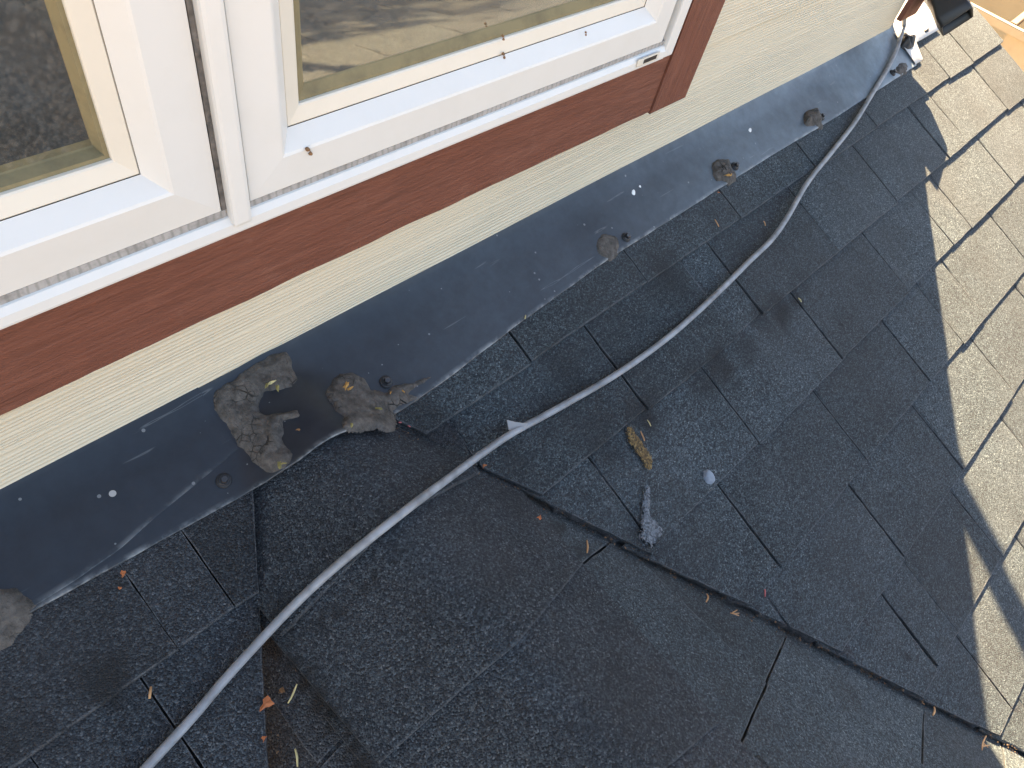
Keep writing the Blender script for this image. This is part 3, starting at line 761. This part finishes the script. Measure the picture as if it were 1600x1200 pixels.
# ---------------------------------------------------------------- sealant
def poly_sd(poly, x, y):
    d = 1e9; ins = False; n = len(poly)
    for i in range(n):
        x1, y1 = poly[i]; x2, y2 = poly[(i+1) % n]
        dx, dy = x2-x1, y2-y1; t = max(0, min(1, ((x-x1)*dx+(y-y1)*dy)/(dx*dx+dy*dy+1e-12)))
        d = min(d, math.hypot(x-x1-dx*t, y-y1-dy*t))
        if (y1 > y) != (y2 > y) and x < (x2-x1)*(y-y1)/(y2-y1)+x1: ins = not ins
    return d if ins else -d
def blob(name, pxs, fn, h, mat, label, cat, step=.0018, soft=.006, rough=.5, off=0.0, group=None, nsc=55, aniso=None):
    pts = [hit(px, py, fn, off) for px, py in pxs]; poly = [(p.x, -p.y) for p in pts]
    x0 = min(p[0] for p in poly)-.006; x1 = max(p[0] for p in poly)+.006; s0 = min(p[1] for p in poly)-.006; s1 = max(p[1] for p in poly)+.006
    nx = int((x1-x0)/step)+1; ns = int((s1-s0)/step)+1
    idx = {}; V = []; F = []
    sd = random.random()*30
    for j in range(ns+1):
        for i in range(nx+1):
            x = x0+i*step; s = s0+j*step
            d = poly_sd(poly, x, s)+noise.noise(Vector((x*110, s*110, sd)))*.0022+noise.noise(Vector((x*330, s*330, sd)))*.0008
            if d < -.0035: continue
            t = max(-.6, min(1.0, d/soft)); e = t*(2-t) if t > 0 else t*2.2
            n1 = fbm((x*nsc, s*nsc, sd), 5); n2 = 1-abs(noise.noise(Vector((x*nsc*.8, s*nsc*.8, sd+5))))*2
            z = fn(x, s)+off+h*e*(.85+rough*(n1*.65+n2*.34)) if t > 0 else fn(x, s)+off+h*e
            idx[(i, j)] = len(V); V.append((x, -s, z))
    cov = []
    for (i, j), a in idx.items():
        cov.append(max(0.0, min(1.0, (poly_sd(poly, x0+i*step, s0+j*step)+.002)/(soft*1.6))))
        q = [idx.get((i, j)), idx.get((i, j+1)), idx.get((i+1, j+1)), idx.get((i+1, j))]
        if None not in q: F.append(q)
    o = mesh(name, V, F, mat, None, True)
    bm = bmesh.new(); bm.from_mesh(o.data); bmesh.ops.recalc_face_normals(bm, faces=bm.faces)
    if sum(f.normal.z for f in bm.faces) < 0: bmesh.ops.reverse_faces(bm, faces=bm.faces)
    bm.to_mesh(o.data); bm.free()
    at = o.data.attributes.new('cover', 'FLOAT', 'POINT')
    for i, q in enumerate(cov): at.data[i].value = q
    tag(o, label, cat, group)
    return o
def cr(lst, ox, oy, k): return [(ox+x/k, oy+y/k) for x, y in lst]
def crust(px, py, r, parent, mat, fn, lift, name='foam_crust'):
    p = hit(px, py, fn, lift)
    bm = bmesh.new(); n = 9; c = bm.verts.new((0, 0, r*.35)); ring = []
    for i in range(n):
        a = 2*math.pi*i/n; rr = r*random.uniform(.5, 1.2); ring.append(bm.verts.new((rr*math.cos(a)*1.5, rr*math.sin(a)*.55, random.uniform(-.25, .1)*r)))
    for i in range(n): bm.faces.new((ring[i], ring[(i+1) % n], c))
    o = bmobj(name, bm, mat, parent); o.location = p; o.rotation_euler = (.1, .1, random.uniform(0, 3)); return o
sg = 'sealant dabs along the flashing'
A = blob('sealant_patch', cr([(620, 120), (650, 190), (665, 260), (690, 300), (650, 345), (580, 365), (520, 370), (470, 375), (460, 420), (430, 470), (430, 520), (470, 540), (560, 530), (680, 515), (690, 540), (600, 575), (590, 640), (585, 690), (610, 750), (650, 800), (640, 850), (600, 880), (560, 905), (490, 915), (440, 870), (380, 800), (310, 730), (270, 670), (230, 580), (180, 550), (145, 500), (150, 450), (165, 380), (230, 340), (320, 270), (450, 190), (560, 130)], 300, 520, 4.2105), zF, .0062, M['sealant'], 'large forked brown-grey sealant smear from siding to shingles at the flashing lap', 'sealant', soft=.011, rough=.75, off=.001, group=sg)
for px, py, r, mt in ((424, 597, .0045, 'straw'), (433, 605, .004, 'olive'), (437, 727, .004, 'olive'), (443, 724, .003, 'olive'), (418, 601, .0035, 'olive')): crust(px, py, r, A, M[mt], zF, .010)
B_ = blob('sealant_patch', cr([(880, 390), (930, 310), (975, 270), (1060, 268), (1130, 300), (1160, 340), (1170, 380), (1280, 395), (1330, 350), (1400, 330), (1470, 332), (1490, 312), (1570, 290), (1500, 340), (1440, 375), (1420, 405), (1490, 425), (1450, 450), (1370, 475), (1325, 515), (1332, 580), (1330, 620), (1270, 640), (1200, 612), (1130, 632), (1060, 645), (1000, 625), (980, 590), (1000, 550), (950, 520), (925, 470), (900, 440)], 300, 520, 4.2105), lambda x, s: max(zF(x, s), zTop(x, s)),   .0052, M['sealant'], 'round-headed brown-grey sealant patch at the top of the right valley', 'sealant', soft=.010, rough=.7, off=.0005, group=sg)
for px, py, r, mt in ((541, 602, .005, 'ochre'), (548, 606, .004, 'ochre'), (549, 664, .0035, 'olive'), (593, 638, .0035, 'olive'), (630, 611, .0028, 'ochre'), (610, 614, .002, 'ochre')): crust(px, py, r, B_, M[mt], zF, .0095)
blob('sealant_dab', cr([(520, 650), (540, 520), (590, 465), (720, 460), (820, 490), (870, 570), (880, 680), (820, 790), (720, 835), (600, 820), (530, 760)], 880, 320, 10), zF, .0046, M['sealant'], 'smooth round sealant dab, nearest of the three far dabs on the flashing', 'sealant', soft=.008, rough=.55, group=sg)
D_ = blob('sealant_dab', cr([(430, 600), (450, 460), (520, 400), (700, 420), (800, 480), (850, 560), (880, 640), (920, 740), (950, 780), (800, 880), (700, 860), (640, 830), (520, 850), (490, 780), (450, 700)], 1080, 220, 13.33), zF, .010, M['sealant'], 'lumpy sealant dab with a yellow tear in its middle', 'sealant', soft=.009, rough=.9, group=sg)
crust(1137, 273, .006, D_, M['ochre'], zF, .010)
blob('sealant_dab', cr([(470, 600), (490, 480), (580, 430), (700, 470), (780, 580), (860, 640), (830, 720), (880, 770), (800, 790), (720, 740), (650, 760), (560, 790), (490, 730)], 1220, 140, 13.33), zF, .012, M['sealant'], 'raised streaky sealant dab with a dark stain above it, near the far end', 'sealant', soft=.011, rough=.9, group=sg)
blob('sealant_dab', cr([(370, 640), (400, 612), (460, 600), (480, 640), (470, 690), (420, 720), (370, 700)], 1340, 0, 6.15), zF, .004, M['sealant'], 'thin worn sealant dab beside the cable at the far end of the flashing', 'sealant', soft=.01, rough=.6, group=sg)
blob('sealant_patch', cr([(-350, 400), (0, 405), (150, 390), (250, 400), (360, 490), (480, 580), (545, 655), (480, 720), (430, 840), (370, 950), (340, 1040), (260, 1110), (150, 1250), (0, 1330), (-350, 1500)], 0, 880, 10), lambda x, s: max(zF(x, s)+.002 if s < interp(low, x) else -9, zTop(x, s)), .005, M['sealant'], 'flat grey-brown sealant patch over the flashing end at the left edge', 'sealant', soft=.008, rough=.4, group=sg)
blob('tar_blob', cr([(440, 300), (490, 350), (540, 380), (550, 430), (520, 470), (470, 470), (430, 445), (415, 390)], 1340, 0, 6.15), lambda x, s: pz(x, s), .014, M['tar'], 'glossy black sealant clump on the bright pan under the corner board', 'sealant', soft=.016, rough=1.3, nsc=40)
blob('tar_blob', cr([(640, 285), (680, 275), (685, 300), (660, 320), (645, 305)], 1340, 0, 6.15), lambda x, s: pz(x, s), .008, M['tar'], 'small black sealant spot at the lower edge of the bright pan', 'sealant', soft=.012, rough=1.0, nsc=60)
blob('cement_smear', cr([(450, 180), (570, 180), (560, 300), (580, 420), (545, 600), (610, 700), (770, 850), (750, 960), (650, 1110), (580, 1180), (440, 1120), (370, 990), (390, 830), (390, 690), (430, 620), (405, 460), (440, 300)], 960, 740, 10), zTop, .0030, M['paste'], 'blue-grey roof cement smear over the edge of the right valley', 'sealant', soft=.005, rough=1.1, nsc=110)
blob('sealant_drop', cr([(1200, 770), (1240, 745), (1320, 800), (1342, 890), (1290, 947), (1220, 912), (1193, 850)], 950, 640, 8), zTop, .0036, M['nailseal'], 'pale blue-grey oval sealant drop over a nail on the shingles', 'sealant', soft=.004, rough=.4, step=.0012)
blob('rust_streak', cr([(215, 215), (290, 210), (420, 390), (540, 560), (560, 650), (540, 770), (490, 750), (420, 640), (330, 520), (260, 400), (220, 280)], 950, 640, 8), zTop, .0012, M['stain'], 'ochre streak where granules have worn off the shingle above the smear', 'stain', soft=.004, rough=.8, nsc=120)
for px, py, r, lb in ((990, 301, .0042, 'larger of the white droppings in the middle of the flashing'), (1000, 291, .0022, 'tiny white dropping just above the larger one on the flashing'), (1172, 203, .004, 'white speck high on the flashing above the lumpy dab')):
    o = blob('bird_dropping', [(px+r*1000*math.cos(a)*.6+random.uniform(-.6, .6), py+r*1000*math.sin(a)*.9+random.uniform(-.6, .6)) for a in [k*.7 for k in range(9)]], zF, .0008, M['white'], lb, 'dropping', step=.0009, soft=.002, rough=.4)

# ---------------------------------------------------------------- cable
cpx = [(195, 1238), (232, 1196), (300, 1122), (350, 1063), (400, 1008), (450, 955), (500, 907), (550, 864), (600, 824), (650, 785), (700, 748), (750, 711), (800, 677), (850, 650), (900, 622), (950, 593), (1000, 560), (1050, 522), (1090, 487), (1130, 449), (1170, 409), (1205, 375), (1230, 340), (1262, 285), (1300, 237), (1335, 192), (1362, 148), (1385, 110), (1400, 80), (1408, 55)]
def zC(x, s): return max(zTop(x, s)-.0005, zF(x, s) if -.01 < s < interp(low, x) else -9, (pz(x, s)+.002) if x > 1.855 and s < .09 else -9)+.0062
cp = [hit(px, py, zC) for px, py in cpx]
zs = [p.z for p in cp]
for it in range(2):
    z2 = zs[:]
    for i in range(1, len(zs)-1): z2[i] = max(zC(cp[i].x, -cp[i].y), .25*zs[i-1]+.5*zs[i]+.25*zs[i+1])
    zs = z2
cp2 = []
for p, z in zip(cp, zs):      # keep each point on the sight line it was read from
    d = (p-CAM); cp2.append(CAM+d*((z-CAM.z)/d.z))
last = cp2[-1]
cp2 += [Vector((1.892, -.013, .010)), Vector((1.886, -.005, .030)), Vector((1.886, -.005, .05))]
cb_ = bmobj('cable', tube(spline(cp2, 8), .0046, 12), M['cable'], None, True)
tag(cb_, 'grey round cable snaking over the shingles up to the wall corner', 'cable')
q = hit(812, 671, zC)
bm = bmesh.new()
pts = [(-.014, 0, .004), (-.012, -.001, .016), (-.002, -.001, .010), (.012, 0, .004), (.006, .0005, -.003), (-.010, .001, -.004)]
ft = [bm.verts.new((x, .0012, z)) for x, y, z in pts]; bk = [bm.verts.new((x, -.0012, z)) for x, y, z in pts]
bm.faces.new(ft); bm.faces.new(bk[::-1])
for i in range(6): bm.faces.new((ft[i], bk[i], bk[(i+1) % 6], ft[(i+1) % 6]))
o = bmobj('tape_tab', bm, M['tabgrey'], cb_)
i0 = min(range(len(cp2)), key=lambda i: (cp2[i]-q).length)
tdir = (cp2[min(i0+1, len(cp2)-1)]-cp2[i0-1]).normalized()
vdir = (CAM-q).normalized(); ndir = vdir.cross(tdir).normalized()
if ndir.z*0+ndir.y < 0: ndir = -ndir
mt_ = Matrix((tdir, -vdir, ndir)).transposed().to_4x4()
o.matrix_world = Matrix.Translation(q+vdir*.003) @ mt_

# ---------------------------------------------------------------- downspout beyond the corner
ds = tag(empty('downspout', (1.965, .02, .3)), 'black downspout elbow ending on the roof beyond the far wall corner', 'downspout'); ds.location = (0, 0, 0)
def rect_tube(name, pts, a, b, parent, mat, ref=Vector((0, 1, 0)), openend=True):
    bm = bmesh.new(); rings = []; pts = [Vector(p) for p in pts]; n = len(pts)
    sec = []
    for cx_, cy_, st in ((1, 1, 0), (-1, 1, 90), (-1, -1, 180), (1, -1, 270)):
        for k in range(4):
            an = math.radians(st+k*30); r = min(a, b)*.22
            sec.append((cx_*(a-r)+r*math.cos(an), cy_*(b-r)+r*math.sin(an)))
    for i in range(n):
        t = (pts[min(i+1, n-1)]-pts[max(i-1, 0)]).normalized()
        e1 = t.cross(ref).normalized(); e2 = e1.cross(t)
        rings.append([bm.verts.new(pts[i]+e1*u+e2*v) for u, v in sec])
    m_ = len(sec)
    for i in range(n-1):
        for k in range(m_): bm.faces.new((rings[i][k], rings[i][(k+1) % m_], rings[i+1][(k+1) % m_], rings[i+1][k]))
    o = bmobj(name, bm, mat, parent)
    for p in o.data.polygons: p.use_smooth = True
    md = o.modifiers.new('wall', 'SOLIDIFY'); md.thickness = .0025; md.offset = -1
    return o
rect_tube('pipe', [(2.3, .03, 2.4), (2.3, .03, .95), (2.28, .03, .915), (2.13, .03, .76), (1.965, .035, .60), (1.945, .035, .565), (1.945, .035, .30), (1.945, .035, .185)], .024, .026, ds, M['black'])
rect_tube('outlet_elbow', [(1.945, .035, .205), (1.944, .031, .180), (1.930, .000, .142), (1.900, -.045, .104), (1.886, -.090, .078), (1.882, -.110, .070)], .042, .032, ds, M['black'])
boxobj('pipe_strap', 1.9295, 2.004, -.068, -.060, .36, .385, M['black'], ds, .001)

# ---------------------------------------------------------------- debris
def needle(pxs, r, mat, label, fn=zTop, cat='needle', grp='conifer needles and twigs lying on the roof', name='dry_needle'):
    P = [hit(px, py, fn, r+.0008) for px, py in pxs]
    P = [p+Vector((0, 0, random.uniform(0, .0012))) for p in P]
    pts = spline(P, 4) if len(P) > 2 else [P[0], (P[0]+P[1])/2+Vector((0, 0, .0008)), P[1]]
    n = len(pts); rad = [r*(.55+.45*math.sin(math.pi*(i+.6)/(n+.4))) for i in range(n)]
    return tag(bmobj(name, tube(pts, rad, 6), mat, None, True), label, cat, grp)
def sprig(pxl, r, mat, label, fn=zTop):
    root = needle(pxl[0], r, mat, label, fn, 'sprig', 'conifer needles and twigs lying on the roof', 'cedar_sprig')
    for k in pxl[1:]:
        P = [hit(px, py, fn, r+.001) for px, py in k]; bmobj('leaflet', tube([P[0], P[-1]], [r, r*.6], 5), mat, root)
    return root
def leafbit(px, py, size, mat, label, fn=zTop, cat='leaf', name='leaf_scrap', grp='leaf scraps lying on the roof'):
    p = hit(px, py, fn, .002); bm = bmesh.new(); n = 10; V = []
    for i in range(n):
        a = 2*math.pi*i/n; rr = size*random.uniform(.55, 1.15)*(1.3 if i % 3 == 0 else .8)
        V.append(bm.verts.new((rr*math.cos(a)*.7, rr*math.sin(a), random.uniform(0, .5)*size)))
    c = bm.verts.new((0, 0, size*.45))
    for i in range(n): bm.faces.new((V[i], V[(i+1) % n], c))
    o = bmobj(name, bm, mat); o.location = p; o.rotation_euler = (random.uniform(-.3, .3), random.uniform(-.3, .3), random.uniform(0, 6))
    md = o.modifiers.new('t', 'SOLIDIFY'); md.thickness = .0004
    return tag(o, label, cat, grp)
zB = lambda x, s: (zR(x, s) if (x < xVL(s) or x > xVR(s)) else zG(x, s)-.008)
needle([(464, 1069), (457, 1086), (450, 1099)], .0010, M['straw'], 'straight yellow needle in the gap left of the ridge caps, upper one', zB)
needle([(461, 1170), (464, 1182), (465, 1198)], .0011, M['straw'], 'curved yellow needle at the bottom edge, lower of the two in the gap', zB)
needle([(236, 1073), (234, 1092)], .0013, M['needle'], 'short brown needle on the left slope beside a shingle slot')
needle([(917, 845), (918, 855), (917, 864)], .0012, M['needle'], 'thin needle with a pale head beside the right valley', zG)
needle([(1104, 928), (1106, 934), (1103, 941)], .0011, M['needle'], 'small hooked brown needle just below the right valley edge', zG)
sprig([[(1141, 958), (1154, 962)], [(1145, 957), (1152, 953)], [(1147, 959), (1155, 958)]], .0009, M['needle'], 'tiny orange cedar sprig below the middle of the right valley', zG)
needle([(1195, 921), (1195, 933)], .0011, M['pink'], 'short pink twig in the open slot above the right valley')
needle([(1459, 1105), (1460, 1112), (1457, 1118)], .0014, M['needle'], 'brown needle under the valley edge near the lower right corner', zG)
sprig([[(1534, 1172), (1536, 1160), (1540, 1150)], [(1536, 1166), (1546, 1164)], [(1537, 1162), (1544, 1168)]], .0012, M['needle'], 'forked dry sprig by the valley at the lower right corner', zG)
needle([(623, 660), (632, 661), (641, 668)], .0011, M['pink'], 'reddish curved twig in the dark gap under the valley top', zG)
needle([(1001, 674), (1005, 684), (1007, 689)], .0011, M['needle'], 'tan needle lying beside the ochre streak, lower one')
needle([(1011, 656), (1017, 666)], .0008, M['straw'], 'pale thin needle above the ochre streak')
needle([(1117, 343), (1121, 351), (1123, 355)], .0010, M['needle'], 'orange-brown needle below the lumpy dab on the second course')
needle([(1193, 346), (1196, 353)], .0010, M['needle'], 'small tan needle near the cable on the far shingles')
needle([(1247, 466), (1252, 472)], .0012, M['straw'], 'pale splinter at the top of a shingle slot')
needle([(821, 493), (820, 499)], .0009, M['straw'], 'tiny straw bit just below the flashing edge')
leafbit(417, 1100, .0075, M['leaf'], 'rust red leaf scrap caught at the left valley seam')
leafbit(440, 1078, .0035, M['bug'], 'small brown flake beside the upper yellow needle', zB)
leafbit(412, 1154, .003, M['leaf'], 'tiny orange flake low on the left valley seam')
leafbit(193, 897, .0042, M['leaf'], 'orange leaf scrap at the flashing edge on the left slope')
leafbit(187, 919, .002, M['leaf'], 'tiny orange crumb below the leaf scrap on the left slope')
leafbit(843, 809, .0035, M['leaf'], 'orange seed scrap on the ridge caps beside the valley', zG)
leafbit(756, 728, .0035, M['leaf'], 'small reddish scrap where the cable crosses the right valley', zG)
leafbit(405, 754, .003, M['leaf'], 'orange scrap at the flashing edge below the forked smear', zTop)
leafbit(1123, 301, .003, M['leaf'], 'reddish crumb at the flashing edge below the lumpy dab')
leafbit(466, 670+2, .0025, M['bug'], 'brown fleck on the flashing between two smears', zF)
# husks on the window sill faces
def husk(px, py, s, r, label):
    p = hit_s(px, py, s); pts = [p+Vector((-r, -.0006, r*.8)), p+Vector((0, -.0012, 0)), p+Vector((r*.2, -.0008, -r*1.1))]
    tag(bmobj('insect_husk', tube(spline(pts, 4), [r*.3+r*.25*math.sin(i) for i in range(9)], 6), M['bug'], None, True), label, 'insect husk', 'insect husks on the window')
husk(483, 234, .0318, .0035, 'brown insect husk on the lower rail of the right sash, left end')
husk(786, 57, .0165, .0026, 'dark insect husk on the upper ledge of the right sash')
husk(787, 85, .0190, .0030, 'brown insect husk on the sloping ledge directly below another')
husk(915, 51, .0260, .0022, 'small insect husk towards the right end of the sash ledge')

# ---------------------------------------------------------------- beyond the rake
nb = tag(empty('neighbour_house', (9, 0, -3.2)), 'tan stucco house wall in shade beyond the roof edge at the upper right', 'house'); nb.location = (0, 0, 0)
boxobj('stucco_wall', 9.0, 9.3, -12, 9, -3.2, .6, M['tan'], nb, 0)
boxobj('roof', 8.95, 12.3, -12.2, 9.2, .61, .75, M['brown'], nb, 0)
V = [(-60, -60, -3.2), (60, -60, -3.2), (60, 60, -3.2), (-60, 60, -3.2)]
tag(mesh('ground', V, [(0, 1, 2, 3)], M['soil']), kind='structure')
def beam(name, pxa, pxb, z, wdt, hgt, mat, label, cat, ext0=.1, ext1=1.0):
    a = hit_z(*pxa, z); b = hit_z(*pxb, z); d = (b-a); d.z = 0; d.normalize(); n_ = Vector((-d.y, d.x, 0))
    L_ = (b-a).length; a = a-d*ext0; b = b+d*ext1
    bm = bmesh.new()
    c = [a+n_*wdt, a-n_*wdt, b-n_*wdt, b+n_*wdt]
    t_ = [bm.verts.new(p) for p in c]; l_ = [bm.verts.new(p-Vector((0, 0, hgt))) for p in c]
    bm.faces.new(t_); bm.faces.new(l_[::-1])
    for i in range(4): bm.faces.new((t_[i], t_[(i+1) % 4], l_[(i+1) % 4], l_[i]))
    bmesh.ops.bevel(bm, geom=list(bm.edges), offset=.004, segments=2, affect='EDGES')
    return tag(bmobj(name, bm, mat), label, cat)
beam('porch_rail', (1500, -4), (1590, 43), -1.0, .022, .05, M['cream'], 'thin cream rail beyond the roof edge at the upper right', 'rail', .1, .25)
beam('porch_beam', (1581, 47), (1640, 84), -1.05, .030, .16, M['cream'], 'thick cream beam with a shaded side below the thin rail at the upper right', 'beam', 0)
beam('porch_post', (1584, 36), (1614, 12), -1.1, .022, .05, M['brown'], 'weathered brown timber beyond the cream rail', 'timber', 0)

# ---------------------------------------------------------------- added tree out of view, placed to shade roof mirrored in the far pane
tree = tag(empty('added_shade_tree', (3.45, 0.1, -3.2)), 'added leafy tree out of view, placed to shade the mirrored roof', 'tree'); tree.location = (0, 0, 0)
bmobj('trunk', tube(spline([(4.1, -.8, -3.2), (4.05, -.7, -1.5), (3.9, -.45, .0), (3.62, -.1, 1.05)], 5), [.11-.004*i for i in range(16)], 10), M['bark'], tree, True)
for k in range(5):
    a = k*1.26; bmobj('limb', tube(spline([(3.72-.02*k, -.22+.02*k, .7+.05*k), (3.58+.3*math.cos(a), .22*math.sin(a), 1.2+.1*k), (3.56+.6*math.cos(a), .42*math.sin(a), 1.5+.12*k)], 4), [.035-.003*i for i in range(9)], 7), M['bark'], tree, True)
bm = bmesh.new(); rt = random.Random(3)
for i in range(1500):
    while True:
        p = Vector((rt.uniform(-1, 1), rt.uniform(-1, 1), rt.uniform(-1, 1)))
        if .25 < p.length < 1 and noise.noise(p*2.1) > -.12: break
    c = Vector((3.56, 0, 1.66))+Vector((p.x*.80, p.y*.55, p.z*.66))
    d = Vector((rt.uniform(-1, 1), rt.uniform(-1, 1), rt.uniform(-.6, .6))).normalized()*.055; e = d.cross(Vector((rt.uniform(-1, 1), rt.uniform(-1, 1), 1))).normalized()*.026
    bm.faces.new([bm.verts.new(q) for q in (c-d, c+e, c+d, c-e)])
cr_ = bmobj('crown', bm, M['leafgreen'], tree)
# crumbs of bark, needles and loose granules gathered in the valley gaps
bm = bmesh.new(); rt = random.Random(11)
def crumb(x, s, z, r):
    vs = [bm.verts.new((x+r*rt.uniform(-1, 1), -s+r*rt.uniform(-1, 1), z+r*rt.uniform(0, 1))) for _ in range(4)]
    for f in ((0, 1, 2), (0, 2, 3), (0, 3, 1), (1, 3, 2)): bm.faces.new([vs[i] for i in f])
for i in range(520):
    s_ = rt.uniform(.13, 1.15); side = rt.random() < .7
    x_ = xVR(s_)-abs(rt.gauss(0, .012))-.001 if side else xVL(s_)+abs(rt.gauss(0, .012))+.002
    crumb(x_, s_, zG(x_, s_)-(.008 if side else .012), rt.uniform(.0008, .0022))
tag(bmobj('grit', bm, M['litter']), 'brown crumbs and grit gathered along the two valley seams', 'litter', None, 'stuff')
